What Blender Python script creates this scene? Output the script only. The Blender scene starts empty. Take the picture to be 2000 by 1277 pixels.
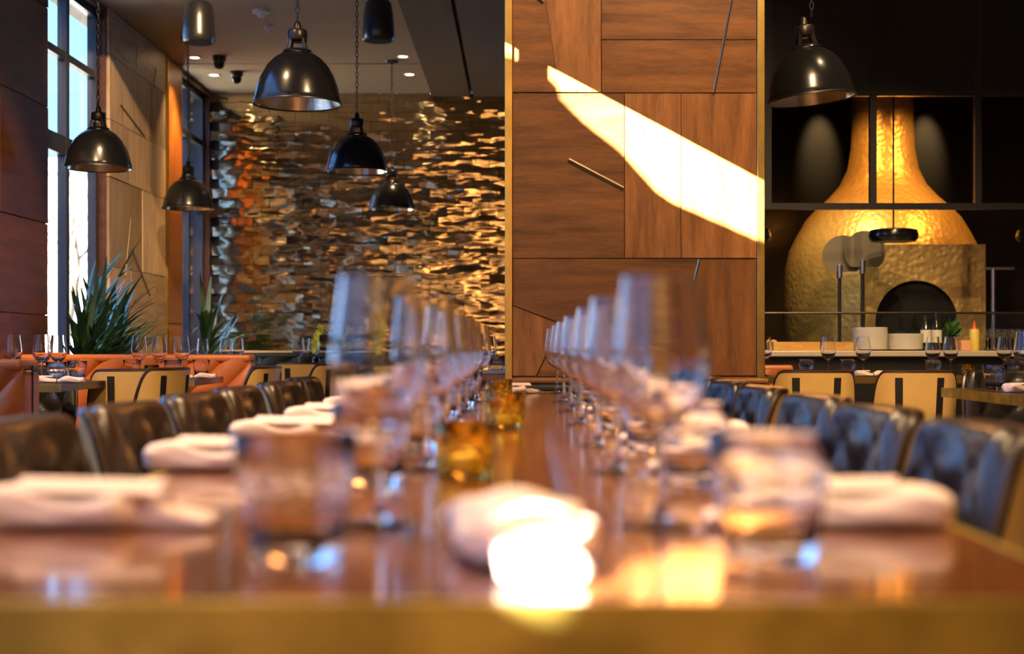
import bpy, bmesh, math, random
from mathutils import Vector, Matrix, Euler
PI = math.pi
random.seed(11)
SC = bpy.context.scene
C = SC.collection

# ------------------------------------------------------------------ camera
CAMZ = 0.91
F = 2000 * 50 / 36.0            # focal length in pixels of the 2000 px wide frame
VX, VY = 1018.0, 677.0          # where the long table's edges converge
def at(px, py, Y):              # the point that a pixel shows at distance Y
    return Vector(((px - VX) / F * Y, Y, CAMZ + (VY - py) / F * Y))
def xat(px, Y): return (px - VX) / F * Y
def zat(py, Y): return CAMZ + (VY - py) / F * Y
cam_d = bpy.data.cameras.new('camera'); cam = bpy.data.objects.new('camera', cam_d); C.objects.link(cam)
cam.location = (0, 0, CAMZ); cam.rotation_euler = (PI / 2, 0, 0)
cam_d.lens = 50; cam_d.sensor_width = 36; cam_d.sensor_fit = 'HORIZONTAL'
cam_d.shift_x = -(VX - 1000) / 2000; cam_d.shift_y = (VY - 638.5) / 2000
cam_d.clip_start = 0.05; cam_d.clip_end = 300
cam_d.dof.use_dof = True; cam_d.dof.focus_distance = 6.4; cam_d.dof.aperture_fstop = 3.0
SC.camera = cam

# ------------------------------------------------------------------ sky, sun, exposure
W = bpy.data.worlds.new('sky'); SC.world = W; W.use_nodes = True
nt = W.node_tree; nt.nodes.clear()
wo = nt.nodes.new('ShaderNodeOutputWorld'); bg = nt.nodes.new('ShaderNodeBackground')
tc = nt.nodes.new('ShaderNodeTexCoord'); sx = nt.nodes.new('ShaderNodeSeparateXYZ'); rp = nt.nodes.new('ShaderNodeValToRGB')
nt.links.new(tc.outputs['Generated'], sx.inputs[0]); nt.links.new(sx.outputs['Z'], rp.inputs[0])
rp.color_ramp.elements[0].position = 0.0; rp.color_ramp.elements[0].color = (0.22, 0.50, 1.0, 1)
rp.color_ramp.elements[1].position = 0.55; rp.color_ramp.elements[1].color = (0.12, 0.36, 1.0, 1)
nt.links.new(rp.outputs[0], bg.inputs[0]); bg.inputs[1].default_value = 2.9
nt.links.new(bg.outputs[0], wo.inputs[0])
SUN_DIR = Vector((1.0, 1.0, -0.534))
sun_d = bpy.data.lights.new('sun', 'SUN'); sun = bpy.data.objects.new('sun', sun_d); C.objects.link(sun)
sun_d.energy = 120; sun_d.angle = math.radians(0.12); sun_d.color = (1.0, 0.90, 0.72)
sun.rotation_euler = SUN_DIR.to_track_quat('-Z', 'Y').to_euler(); sun.location = (-20, -20, 15)
SC.view_settings.view_transform = 'Standard'; SC.view_settings.look = 'None'
SC.view_settings.exposure = 1.12; SC.view_settings.gamma = 1.0; SC.view_settings.use_curve_mapping = False
cy = SC.cycles
cy.use_denoising = True; cy.max_bounces = 24; cy.transmission_bounces = 20; cy.glossy_bounces = 6
cy.diffuse_bounces = 4; cy.transparent_max_bounces = 48; cy.sample_clamp_indirect = 6.0; cy.blur_glossy = 1.0
# portals for daylight through the tall windows of the left wall
def portal(y0, y1, z0, z1):
    d = bpy.data.lights.new('window_daylight', 'AREA'); o = bpy.data.objects.new('window_daylight', d); C.objects.link(o)
    d.shape = 'RECTANGLE'; d.size = z1 - z0; d.size_y = y1 - y0; d.cycles.is_portal = True
    o.location = (-3.24 if y0 < 7 else -3.03, (y0 + y1) / 2, (z0 + z1) / 2); o.rotation_euler = (0, -PI / 2, 0)
    return o
WINS = [(-3.4, 0.30), (0.62, 3.30), (3.62, 6.45)]
for a, b in WINS: portal(a, b, 0.75, 3.78)
portal(8.60, 9.84, 0.75, 3.22); portal(12.0, 13.1, 0.75, 3.22)
def spot(loc, to, power, col=(1, .68, .36), size=70, blend=.6, rad=.05, name='spot_beam'):
    d = bpy.data.lights.new(name, 'SPOT'); o = bpy.data.objects.new(name, d); C.objects.link(o)
    d.energy = power; d.color = col; d.spot_size = math.radians(size); d.spot_blend = blend; d.shadow_soft_size = rad
    o.location = loc; o.rotation_euler = (Vector(to) - Vector(loc)).to_track_quat('-Z', 'Y').to_euler()
    return o
def point(loc, power, col=(1, .62, .30), rad=.04, name='bulb_light'):
    d = bpy.data.lights.new(name, 'POINT'); o = bpy.data.objects.new(name, d); C.objects.link(o)
    d.energy = power; d.color = col; d.shadow_soft_size = rad; o.location = loc
    return o

# ------------------------------------------------------------------ materials
M = {}
def newmat(name):
    m = bpy.data.materials.new(name); m.use_nodes = True; n = m.node_tree.nodes; n.clear()
    out = n.new('ShaderNodeOutputMaterial'); b = n.new('ShaderNodeBsdfPrincipled')
    m.node_tree.links.new(b.outputs[0], out.inputs[0]); M[name] = m
    return m, n, m.node_tree.links, b, out
def plain(name, col, rough=.5, metal=0, coat=0, noise=0.0, nscale=20, bump=0, bscale=60, spec=.5):
    m, n, l, b, out = newmat(name)
    b.inputs['Base Color'].default_value = (*col, 1); b.inputs['Roughness'].default_value = rough
    b.inputs['Metallic'].default_value = metal; b.inputs['Coat Weight'].default_value = coat
    b.inputs['Coat Roughness'].default_value = .1; b.inputs['Specular IOR Level'].default_value = spec
    if noise or bump:
        t = n.new('ShaderNodeTexCoord')
    if noise:
        x = n.new('ShaderNodeTexNoise'); x.inputs['Scale'].default_value = nscale; x.inputs['Detail'].default_value = 4
        r = n.new('ShaderNodeValToRGB')
        r.color_ramp.elements[0].position = .3; r.color_ramp.elements[1].position = .7
        r.color_ramp.elements[0].color = (*[c * (1 - noise) for c in col], 1)
        r.color_ramp.elements[1].color = (*[min(1, c * (1 + noise)) for c in col], 1)
        l.new(t.outputs['Object'], x.inputs['Vector']); l.new(x.outputs['Fac'], r.inputs[0]); l.new(r.outputs[0], b.inputs['Base Color'])
    if bump:
        y = n.new('ShaderNodeTexNoise'); y.inputs['Scale'].default_value = bscale; y.inputs['Detail'].default_value = 3
        bp = n.new('ShaderNodeBump'); bp.inputs['Strength'].default_value = bump; bp.inputs['Distance'].default_value = .004
        l.new(t.outputs['Object'], y.inputs['Vector']); l.new(y.outputs['Fac'], bp.inputs['Height']); l.new(bp.outputs[0], b.inputs['Normal'])
    return m
def wood(name, dark, light, stretch, rough=.4, coat=0.0, scale=3.0, rnd=True):
    # grain: noise stretched along one local axis; every object gets its own offset and tone
    m, n, l, b, out = newmat(name)
    t = n.new('ShaderNodeTexCoord'); mp = n.new('ShaderNodeMapping'); mp.inputs['Scale'].default_value = stretch
    oi = n.new('ShaderNodeObjectInfo'); ad = n.new('ShaderNodeVectorMath'); ad.operation = 'ADD'
    mu = n.new('ShaderNodeMath'); mu.operation = 'MULTIPLY'; mu.inputs[1].default_value = 37.0
    x = n.new('ShaderNodeTexNoise'); x.inputs['Scale'].default_value = scale; x.inputs['Detail'].default_value = 6; x.inputs['Roughness'].default_value = .6
    x2 = n.new('ShaderNodeTexNoise'); x2.inputs['Scale'].default_value = scale * 9; x2.inputs['Detail'].default_value = 3
    r = n.new('ShaderNodeValToRGB'); r.color_ramp.elements[0].position = .28; r.color_ramp.elements[1].position = .72
    r.color_ramp.elements[0].color = (*dark, 1); r.color_ramp.elements[1].color = (*light, 1)
    mx = n.new('ShaderNodeMath'); mx.operation = 'MULTIPLY_ADD'; mx.inputs[1].default_value = .3
    l.new(oi.outputs['Random'], mu.inputs[0]); l.new(t.outputs['Object'], mp.inputs[0]); l.new(mp.outputs[0], ad.inputs[0]); l.new(mu.outputs[0], ad.inputs[1])
    l.new(ad.outputs[0], x.inputs['Vector']); l.new(ad.outputs[0], x2.inputs['Vector'])
    sb = n.new('ShaderNodeMath'); sb.operation = 'SUBTRACT'; sb.inputs[1].default_value = .5
    l.new(x2.outputs['Fac'], sb.inputs[0]); l.new(sb.outputs[0], mx.inputs[0]); l.new(x.outputs['Fac'], mx.inputs[2]); l.new(mx.outputs[0], r.inputs[0])
    if rnd:
        hs = n.new('ShaderNodeHueSaturation'); mr = n.new('ShaderNodeMapRange')
        mr.inputs['To Min'].default_value = .68; mr.inputs['To Max'].default_value = 1.3
        l.new(oi.outputs['Random'], mr.inputs['Value']); l.new(mr.outputs[0], hs.inputs['Value']); l.new(r.outputs[0], hs.inputs['Color']); l.new(hs.outputs[0], b.inputs['Base Color'])
    else: l.new(r.outputs[0], b.inputs['Base Color'])
    b.inputs['Roughness'].default_value = rough; b.inputs['Coat Weight'].default_value = coat; b.inputs['Coat Roughness'].default_value = .08
    return m
wood('veneer_h', (.10, .036, .010), (.30, .115, .030), (1.0, 4, 9), .36)       # grain along local X
wood('veneer_v', (.12, .045, .013), (.34, .135, .036), (7, 4, .8), .36)        # grain along local Z
wood('pier_h', (.30, .20, .12), (.60, .43, .27), (4, 1.0, 9), .45)
wood('pier_v', (.30, .20, .12), (.60, .43, .27), (4, 7, .8), .45)
wood('pier_dark', (.050, .014, .004), (.13, .038, .009), (4, 1.0, 7), .42)
wood('panel_orange', (.26, .075, .014), (.50, .17, .03), (4, 7, .8), .4)
wood('table_wood', (.085, .027, .007), (.27, .095, .024), (9, .7, 3), .16, .6, 2.0, rnd=False)
wood('side_table_wood', (.035, .016, .009), (.085, .045, .025), (1, 6, 3), .3, .2, 3.0)
wood('crate_wood', (.40, .21, .05), (.62, .36, .10), (1, 6, 8), .5)
wood('floor_wood', (.045, .02, .01), (.11, .05, .025), (8, .8, 1), .4, 0, 1.5)
plain('brass', (.62, .44, .13), .34, 1, noise=.18, nscale=9)
plain('brass_aged', (.70, .54, .12), .42, 1, noise=.35, nscale=14)
plain('brass_strip', (.45, .33, .20), .35, 1)
plain('leather_black', (.022, .018, .017), .30, 0, bump=.15, bscale=220, spec=.7)
plain('leather_brown', (.040, .022, .013), .30, 0, bump=.15, bscale=220, spec=.7)
plain('leather_orange', (.62, .19, .062), .40, 0, bump=.15, bscale=150, noise=.10, nscale=6)
plain('leather_green', (.022, .030, .026), .38)
plain('shell_tan', (.62, .40, .14), .45, noise=.10, nscale=5)
plain('cream_edge', (.70, .56, .34), .5)
plain('rim_dark', (.030, .014, .009), .35)
plain('black_strap', (.008, .007, .007), .6)
plain('black_metal', (.012, .012, .014), .30, .0, spec=.7)
plain('lamp_black', (.009, .009, .011), .22, 0, coat=.15)
plain('bronze_cap', (.05, .042, .038), .35, .8)
plain('silver_inner', (.90, .78, .58), .22, 1, bump=.25, bscale=14)
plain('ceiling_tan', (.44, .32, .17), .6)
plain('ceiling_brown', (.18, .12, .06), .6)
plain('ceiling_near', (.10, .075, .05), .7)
plain('wall_brown', (.34, .22, .11), .6)
plain('wall_cream', (.62, .48, .30), .6)
plain('kitchen_black', (.008, .0075, .007), .45)
plain('kitchen_tile', (.035, .030, .024), .25)
plain('window_frame', (.020, .022, .026), .4)
plain('white_plate', (.66, .63, .56), .25)
plain('counter_stone', (.46, .40, .30), .30)
plain('steel', (.55, .54, .52), .28, 1)
plain('peel_metal', (.20, .165, .125), .5, .7)
plain('napkin', (.80, .62, .56), .85, bump=.3, bscale=120)
plain('tie_dark', (.12, .06, .04), .7)
plain('leaf_green', (.045, .13, .035), .35, noise=.5, nscale=9)
plain('leaf_light', (.20, .36, .05), .35, noise=.3, nscale=9)
plain('leaf_blue', (.07, .14, .13), .30, noise=.3, nscale=9)
plain('flower_yellow', (.78, .82, .05), .5)
plain('stem_green', (.08, .14, .03), .5)
plain('pot_dark', (.03, .027, .025), .5)
plain('smoke_white', (.75, .68, .56), .5)
plain('paper_tan', (.70, .34, .18), .7)
plain('bottle_dark', (.015, .018, .012), .12, spec=.8)
plain('label_white', (.62, .60, .50), .6)
plain('sauce_yellow', (.72, .55, .10), .4)
plain('cap_red', (.6, .08, .02), .4)
plain('facade_white', (.80, .82, .82), .8)
plain('facade_grey', (.34, .37, .40), .8)
plain('bark', (.22, .15, .09), .8)
plain('asphalt', (.30, .30, .31), .9)
plain('print_white', (.9, .9, .9), .5)
plain('mouth_shade', (.004, .003, .003), .9)
plain('wax', (.8, .6, .3), .6)
def hammered():
    m, n, l, b, out = newmat('hammered_copper')
    t = n.new('ShaderNodeTexCoord'); v = n.new('ShaderNodeTexVoronoi'); v.inputs['Scale'].default_value = 30; v.feature = 'SMOOTH_F1'
    x = n.new('ShaderNodeTexNoise'); x.inputs['Scale'].default_value = 3.0; x.inputs['Detail'].default_value = 5
    r = n.new('ShaderNodeValToRGB'); r.color_ramp.elements[0].position = .3; r.color_ramp.elements[1].position = .7
    r.color_ramp.elements[0].color = (.42, .27, .10, 1); r.color_ramp.elements[1].color = (.62, .42, .16, 1)
    bp = n.new('ShaderNodeBump'); bp.inputs['Strength'].default_value = .5; bp.inputs['Distance'].default_value = .012
    l.new(t.outputs['Object'], v.inputs['Vector']); l.new(t.outputs['Object'], x.inputs['Vector']); l.new(x.outputs['Fac'], r.inputs[0]); l.new(r.outputs[0], b.inputs['Base Color'])
    l.new(v.outputs['Distance'], bp.inputs['Height']); l.new(bp.outputs[0], b.inputs['Normal'])
    b.inputs['Metallic'].default_value = .55; b.inputs['Roughness'].default_value = .42
hammered()
def mirror_tile():
    m, n, l, b, out = newmat('mirror_tile')
    g = n.new('ShaderNodeNewGeometry'); mp = n.new('ShaderNodeMapping'); mp.inputs['Scale'].default_value = (3.0, 1, 9.5)
    x = n.new('ShaderNodeTexNoise'); x.inputs['Scale'].default_value = 1.0; x.inputs['Detail'].default_value = 1.5
    bp = n.new('ShaderNodeBump'); bp.inputs['Strength'].default_value = 1.0; bp.inputs['Distance'].default_value = .016
    l.new(g.outputs['Position'], mp.inputs[0]); l.new(mp.outputs[0], x.inputs['Vector']); l.new(x.outputs['Fac'], bp.inputs['Height']); l.new(bp.outputs[0], b.inputs['Normal'])
    b.inputs['Base Color'].default_value = (.50, .39, .25, 1); b.inputs['Metallic'].default_value = 1; b.inputs['Roughness'].default_value = .09
mirror_tile()
def glassmat(name, col=(1, 1, 1), rough=0.0, ior=1.47, bump=0, bscale=30):
    m = bpy.data.materials.new(name); m.use_nodes = True; n = m.node_tree.nodes; n.clear(); l = m.node_tree.links
    out = n.new('ShaderNodeOutputMaterial'); g = n.new('ShaderNodeBsdfGlass'); g.inputs['Color'].default_value = (*col, 1)
    g.inputs['Roughness'].default_value = rough; g.inputs['IOR'].default_value = ior; l.new(g.outputs[0], out.inputs[0]); M[name] = m
    if bump:
        t = n.new('ShaderNodeTexCoord'); v = n.new('ShaderNodeTexVoronoi'); v.inputs['Scale'].default_value = bscale
        bp = n.new('ShaderNodeBump'); bp.inputs['Strength'].default_value = bump; bp.inputs['Distance'].default_value = .006
        l.new(t.outputs['Object'], v.inputs['Vector']); l.new(v.outputs['Distance'], bp.inputs['Height']); l.new(bp.outputs[0], g.inputs['Normal'])
glassmat('clear_glass'); glassmat('amber_glass', (1.0, .91, .48), .03, 1.45, .9, 55)
def thin_glass(name, tint=(1, 1, 1), k=1.5, base=.06):
    m = bpy.data.materials.new(name); m.use_nodes = True; n = m.node_tree.nodes; n.clear(); l = m.node_tree.links
    out = n.new('ShaderNodeOutputMaterial'); tr = n.new('ShaderNodeBsdfTransparent'); gl = n.new('ShaderNodeBsdfGlossy'); mx = n.new('ShaderNodeMixShader')
    tr.inputs[0].default_value = (*tint, 1); gl.inputs['Roughness'].default_value = 0.0
    lw = n.new('ShaderNodeLayerWeight'); lw.inputs['Blend'].default_value = .5
    p = n.new('ShaderNodeMath'); p.operation = 'POWER'; p.inputs[1].default_value = 4.0
    q = n.new('ShaderNodeMath'); q.operation = 'MULTIPLY_ADD'; q.inputs[1].default_value = k; q.inputs[2].default_value = base; q.use_clamp = True
    l.new(lw.outputs['Facing'], p.inputs[0]); l.new(p.outputs[0], q.inputs[0]); l.new(q.outputs[0], mx.inputs[0])
    l.new(tr.outputs[0], mx.inputs[1]); l.new(gl.outputs[0], mx.inputs[2]); l.new(mx.outputs[0], out.inputs[0]); M[name] = m
thin_glass('bowl_glass', (.975, .98, .98), 1.0, .12); thin_glass('pane_glass', (.95, .97, .97), .9, .06); thin_glass('guard_glass', (.93, .95, .92), .8, .07)
def emis(name, col, s):
    m = bpy.data.materials.new(name); m.use_nodes = True; n = m.node_tree.nodes; n.clear()
    out = n.new('ShaderNodeOutputMaterial'); e = n.new('ShaderNodeEmission'); e.inputs[0].default_value = (*col, 1); e.inputs[1].default_value = s
    m.node_tree.links.new(e.outputs[0], out.inputs[0]); M[name] = m
emis('lamp_glow', (1, .72, .38), 14); emis('fill_bulb_glow', (1, .70, .36), 5)

# ------------------------------------------------------------------ mesh helpers
class MB:
    def __init__(s): s.v = []; s.f = []
    def add(s, vs, fs):
        o = len(s.v); s.v += [tuple(v) for v in vs]; s.f += [tuple(i + o for i in f) for f in fs]; return s
    def box(s, x0, x1, y0, y1, z0, z1):
        vs = [(x, y, z) for z in (z0, z1) for y in (y0, y1) for x in (x0, x1)]
        return s.add(vs, [(0, 2, 3, 1), (4, 5, 7, 6), (0, 1, 5, 4), (2, 6, 7, 3), (0, 4, 6, 2), (1, 3, 7, 5)])
    def bbox(s, x0, x1, y0, y1, z0, z1, b=.01, seg=2):      # box with rounded edges
        bm = bmesh.new(); bmesh.ops.create_cube(bm, size=1)
        for v in bm.verts: v.co = Vector(((x0 + x1) / 2 + v.co.x * (x1 - x0), (y0 + y1) / 2 + v.co.y * (y1 - y0), (z0 + z1) / 2 + v.co.z * (z1 - z0)))
        bmesh.ops.bevel(bm, geom=bm.edges[:], offset=b, segments=seg, profile=.5, affect='EDGES')
        return s.bm(bm)
    def bm(s, bm):
        bm.verts.index_update(); vs = [v.co[:] for v in bm.verts]; fs = [[v.index for v in f.verts] for f in bm.faces]; bm.free(); return s.add(vs, fs)
    def lathe(s, prof, n=32, mod=None, c=(0, 0, 0)):        # profile of (r, z); r = 0 closes
        rows = []; vs = []
        for r, z in prof:
            if r < 1e-6: rows.append([len(vs)]); vs.append((c[0], c[1], c[2] + z))
            else:
                row = []
                for k in range(n):
                    a = 2 * PI * k / n; rr = r * (mod(a, z) if mod else 1); row.append(len(vs)); vs.append((c[0] + rr * math.cos(a), c[1] + rr * math.sin(a), c[2] + z))
                rows.append(row)
        fs = []
        for A, B in zip(rows, rows[1:]):
            for k in range(n):
                k2 = (k + 1) % n
                if len(A) == 1 and len(B) == 1: continue
                if len(A) == 1: fs.append((A[0], B[k2], B[k]))
                elif len(B) == 1: fs.append((A[k], A[k2], B[0]))
                else: fs.append((A[k], A[k2], B[k2], B[k]))
        return s.add(vs, fs)
    def tube(s, path, r, n=8, closed=False, caps=True):
        P = [Vector(p) for p in path]; m = len(P); rows = []; vs = []; R = r if isinstance(r, (list, tuple)) else [r] * m
        up = Vector((0, 0, 1)); prev = None
        for i, p in enumerate(P):
            a = P[(i - 1) % m] if (closed or i > 0) else P[i]; b = P[(i + 1) % m] if (closed or i < m - 1) else P[i]
            t = (b - a).normalized()
            if prev is None: u = t.cross(up if abs(t.z) < .9 else Vector((1, 0, 0))).normalized()
            else:
                u = (prev - t * prev.dot(t)); u = u.normalized() if u.length > 1e-6 else t.cross(up).normalized()
            prev = u; w = t.cross(u); row = []
            for k in range(n):
                q = p + (u * math.cos(2 * PI * k / n) + w * math.sin(2 * PI * k / n)) * R[i]; row.append(len(vs)); vs.append(q[:])
            rows.append(row)
        fs = []
        for i in range(m if closed else m - 1):
            A, B = rows[i], rows[(i + 1) % m]
            for k in range(n): fs.append((A[k], A[(k + 1) % n], B[(k + 1) % n], B[k]))
        if caps and not closed: fs.append(tuple(reversed(rows[0]))); fs.append(tuple(rows[-1]))
        return s.add(vs, fs)
    def grid(s, fn, nu, nv, closeu=False):
        vs = [fn(i / nu, j / nv) for j in range(nv + 1) for i in range(nu + (0 if closeu else 1))]; k = nu + (0 if closeu else 1); fs = []
        for j in range(nv):
            for i in range(nu): fs.append((j * k + i, j * k + (i + 1) % k, (j + 1) * k + (i + 1) % k, (j + 1) * k + i))
        return s.add(vs, fs)
    def prism(s, poly, d):                                  # polygon of 3-D points pushed along d
        n = len(poly); d = Vector(d); vs = [Vector(p) for p in poly] + [Vector(p) + d for p in poly]
        return s.add(vs, [tuple(range(n)), tuple(reversed(range(n, 2 * n)))] + [(i, i + n, (i + 1) % n + n, (i + 1) % n) for i in range(n)])
    def mesh(s, name, smooth=False):
        me = bpy.data.meshes.new(name); me.from_pydata(s.v, [], s.f); bm = bmesh.new(); bm.from_mesh(me)
        bmesh.ops.recalc_face_normals(bm, faces=bm.faces[:]); bm.to_mesh(me); bm.free()
        if smooth:
            for p in me.polygons: p.use_smooth = True
            try: me.set_sharp_from_angle(angle=math.radians(smooth if smooth is not True else 45))
            except Exception: pass
        me.update(); return me
    def build(s, name, mat, parent=None, smooth=False, loc=None, rz=0):
        me = s.mesh(name, smooth); me.materials.append(M[mat]); o = bpy.data.objects.new(name, me); C.objects.link(o)
        if parent is not None: o.parent = parent
        if loc is not None: o.location = loc
        o.rotation_euler.z = rz
        return o
def tag(o, label=None, cat=None, group=None, kind=None):
    if label: o['label'] = label
    if cat: o['category'] = cat
    if group: o['group'] = group
    if kind: o['kind'] = kind
    return o
def struct(o, label=None): o['kind'] = 'structure'; (label and o.__setitem__('label', label)); return o
def empty(name, loc, rz=0):
    o = bpy.data.objects.new(name, None); C.objects.link(o); o.location = loc; o.rotation_euler = (0, 0, rz); o.empty_display_size = .1; return o
KIDS = {}
def kids(o): return [c for c in bpy.data.objects if c.parent == o]
def copy_tree(o, parent=None, cache={}):
    c = o.copy(); C.objects.link(c); c.parent = parent
    if o.name not in cache: cache[o.name] = kids(o)
    for ch in cache[o.name]: copy_tree(ch, c)
    return c
ORD = ['first', 'second', 'third', 'fourth', 'fifth', 'sixth', 'seventh', 'eighth', 'ninth', 'tenth', 'eleventh', 'twelfth', 'thirteenth', 'fourteenth', 'fifteenth', 'sixteenth']
# ------------------------------------------------------------------ the room
WL, WO = -2.857, -3.20          # left wall: inner and outer face
YF, YB = 13.2, -4.2             # far wall, wall behind the camera
ZN, ZC = 4.10, 3.26             # ceiling over the long table, lower ceiling beyond
XR = 5.4
struct(MB().box(WO, XR + .2, YB - .2, 15.2, -.12, 0).build('floor', 'floor_wood'), 'dark wooden restaurant floor')
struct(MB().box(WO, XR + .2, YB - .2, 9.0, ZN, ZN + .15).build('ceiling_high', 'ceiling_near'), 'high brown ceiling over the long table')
fl = MB().box(WO, -.826, 9.0, 11.8, ZC, ZC + .15).box(WO, -.826, 11.83, YF, ZC, ZC + .15).box(WO, -.826, 11.8, 11.83, ZC + .02, ZC + .15)
struct(fl.build('ceiling', 'ceiling_tan'), 'tan painted ceiling with recessed spotlights')
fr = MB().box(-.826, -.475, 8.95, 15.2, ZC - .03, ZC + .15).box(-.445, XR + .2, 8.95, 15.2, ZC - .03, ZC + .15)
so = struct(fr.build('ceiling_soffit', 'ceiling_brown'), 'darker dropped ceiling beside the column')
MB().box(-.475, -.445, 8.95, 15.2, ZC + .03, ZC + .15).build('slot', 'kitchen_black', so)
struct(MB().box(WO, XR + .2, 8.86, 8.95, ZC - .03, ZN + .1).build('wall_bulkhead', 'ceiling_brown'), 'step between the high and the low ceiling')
struct(MB().box(WO, XR + .2, YB - .2, YB, 0, ZN).build('wall_back', 'wall_brown'))
struct(MB().box(XR, XR + .2, YB, 15.2, 0, ZN).build('wall_right', 'wall_brown'))
# unseen pale panels added on the wall behind for mirror tiles to reflect
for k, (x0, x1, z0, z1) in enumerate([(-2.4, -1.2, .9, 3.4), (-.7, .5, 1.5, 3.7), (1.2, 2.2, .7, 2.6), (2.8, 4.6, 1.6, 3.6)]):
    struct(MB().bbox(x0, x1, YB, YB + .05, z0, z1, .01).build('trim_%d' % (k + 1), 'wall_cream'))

# left wall: solid pieces around the window openings
wl = MB()
opens = [(a, b, .75, 3.78) for a, b in WINS] + [(8.60, 9.84, .55, 3.22), (12.0, 13.12, .55, 3.22)]
y = YB
for a, b, z0, z1 in opens:
    w_ = WO if a < 7 else -2.995
    wl.box(w_, WL - .02, y, a, 0, ZN); wl.box(w_, WL - .02, a, b, 0, z0); wl.box(w_, WL - .02, a, b, z1, ZN); y = b
wl.box(-2.995, WL - .02, y, 15.2, 0, ZN)
wall_left = struct(wl.build('wall_left', 'pier_dark'), 'wood clad wall with tall windows')
def window(k, y0, y1, z0, z1, vs, hs, thick=.06):
    w = MB(); X0, X1 = -2.985, -2.925
    w.box(X0, X1, y0, y0 + thick, z0, z1).box(X0, X1, y1 - thick, y1, z0, z1).box(X0, X1, y0, y1, z0, z0 + thick).box(X0, X1, y0, y1, z1 - .045, z1)
    o = struct(w.build('window_%d' % k, 'window_frame'), 'tall window with dark steel frame')
    ys = [y0 + thick / 2] + list(vs) + [y1 - thick / 2]; zs = [z0 + thick / 2] + [h[0] for h in hs] + [z1 - .03]
    for v in vs: MB().box(X0, X1, v - .03, v + .03, z0 + thick, z1 - .045).build('mullion', 'window_frame', o)
    for h, t in hs: MB().box(X0 + .005, X1 - .005, y0 + thick, y1 - thick, h - t / 2, h + t / 2).build('transom', 'window_frame', o)
    for a, b in zip(ys, ys[1:]):
        for c, d in zip(zs, zs[1:]): MB().box(-2.958, -2.952, a + .02, b - .02, c + .02, d - .02).build('pane', 'pane_glass', o)
    return o
window(1, WINS[0][0], WINS[0][1], .75, 3.78, (-2.72, -1.55, -.6), ((1.15, .06), (2.85, .06)))
window(2, WINS[1][0], WINS[1][1], .75, 3.78, (1.55, 2.596), ((1.15, .06), (2.85, .06)))
window(3, WINS[2][0], WINS[2][1], .75, 3.78, (4.55, 5.5), ((1.15, .06), (2.85, .06)))
window(4, 8.60, 9.84, .55, 3.22, (9.18,), ((2.20, .12), (2.78, .05)))
window(5, 12.0, 13.12, .55, 3.22, (12.55,), ((2.20, .12), (2.78, .05)))

# wooden panels on the piers of the left wall (each panel its own piece)
def panel_rows(y0, y1, z0, z1, rows, mats, parent, x=WL, gap=.004):
    z = z0
    for hgt, cuts in rows:
        zt = min(z + hgt, z1); e = [0] + cuts + [1]
        for a, b in zip(e, e[1:]):
            d = random.uniform(0, .007)
            cyy, cz = y0 + (y1 - y0) * (a + b) / 2, (z + zt) / 2
            hw, hh = (y1 - y0) * (b - a) / 2 - gap / 2, (zt - z) / 2 - gap / 2
            MB().bbox(-.024, d, -hw, hw, -hh, hh, .002, 1).build('panel', random.choice(mats), parent, loc=(x, cyy, cz))
        z = zt
        if z >= z1 - 1e-4: break
panel_rows(9.86, 11.42, 0, ZC, [(.55, [.4]), (.42, [.62]), (.50, [.35, .8]), (.62, [.55]), (.40, [.3]), (.45, [.68]), (.5, [.45])], ['pier_h', 'pier_v', 'pier_v'], wall_left)
panel_rows(6.50, 8.58, 0, ZN, [(.6, [.5]), (.5, [.7]), (.55, [.4]), (.7, [.62]), (.6, [.45]), (.6, [.6]), (.7, [.5])], ['pier_dark'], wall_left)
panel_rows(11.46, 11.98, 0, ZC, [(1.1, []), (.9, []), (1.3, [])], ['panel_orange'], wall_left)
for z0, z1, ya, yb in ((2.63, 2.50, 10.1, 10.75), (2.95, 3.08, 11.02, 11.08), (1.42, 1.85, 10.22, 10.36), (1.62, 1.30, 10.4, 10.9)):
    MB().tube([(WL + .012, ya, z0), (WL + .012, yb, z1)], .005, 6).build('metal_inlay', 'brass_strip', wall_left)
struct(MB().bbox(WL - .02, WL + .02, 11.425, 11.455, 0, ZC, .003, 1).build('trim_5', 'brass'), 'brass corner strip on the wooden pier')
for k, (a, b, m) in enumerate(((YB, WINS[0][0], 'pier_dark'), (WINS[0][1], WINS[1][0], 'pier_dark'), (WINS[1][1], WINS[2][0], 'pier_dark'))):
    MB().box(WL - .02, WL, a + .01, b - .01, 0, ZN - .002).build('panel', m, wall_left)

# far wall with mirrored bricks
wf = struct(MB().box(WO, 1.4, YF + .03, YF + .2, 0, ZC).build('wall_far', 'kitchen_black'), 'far wall covered in bronze mirrored bricks')
TW, TH = .1565, .0885
variants = []
for k in range(8):
    rnd = random.Random(k); bm = bmesh.new(); t = MB(); nx, nz = 5, 3
    ax, az, ph = rnd.uniform(-.003, .003), rnd.uniform(-.002, .002), rnd.uniform(0, 6)
    def fn(u, v):
        e = max(abs(u - .5), abs(v - .5)) * 2
        yy = -.016 + ax * (u - .5) + az * (v - .5) + .0010 * math.sin(ph + u * 5) * math.sin(ph + v * 3.2) 
        return ((u - .5) * (TW - .003), yy, (v - .5) * (TH - .003))
    t.grid(fn, nx, nz); o = len(t.v)
    t.box(-(TW - .003) / 2, (TW - .003) / 2, -.0135, .03, -(TH - .003) / 2, (TH - .003) / 2)
    me = t.mesh('tile', 30); me.materials.append(M['mirror_tile']); variants.append(me)
spots = []
nrow = int(ZC / TH)
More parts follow.
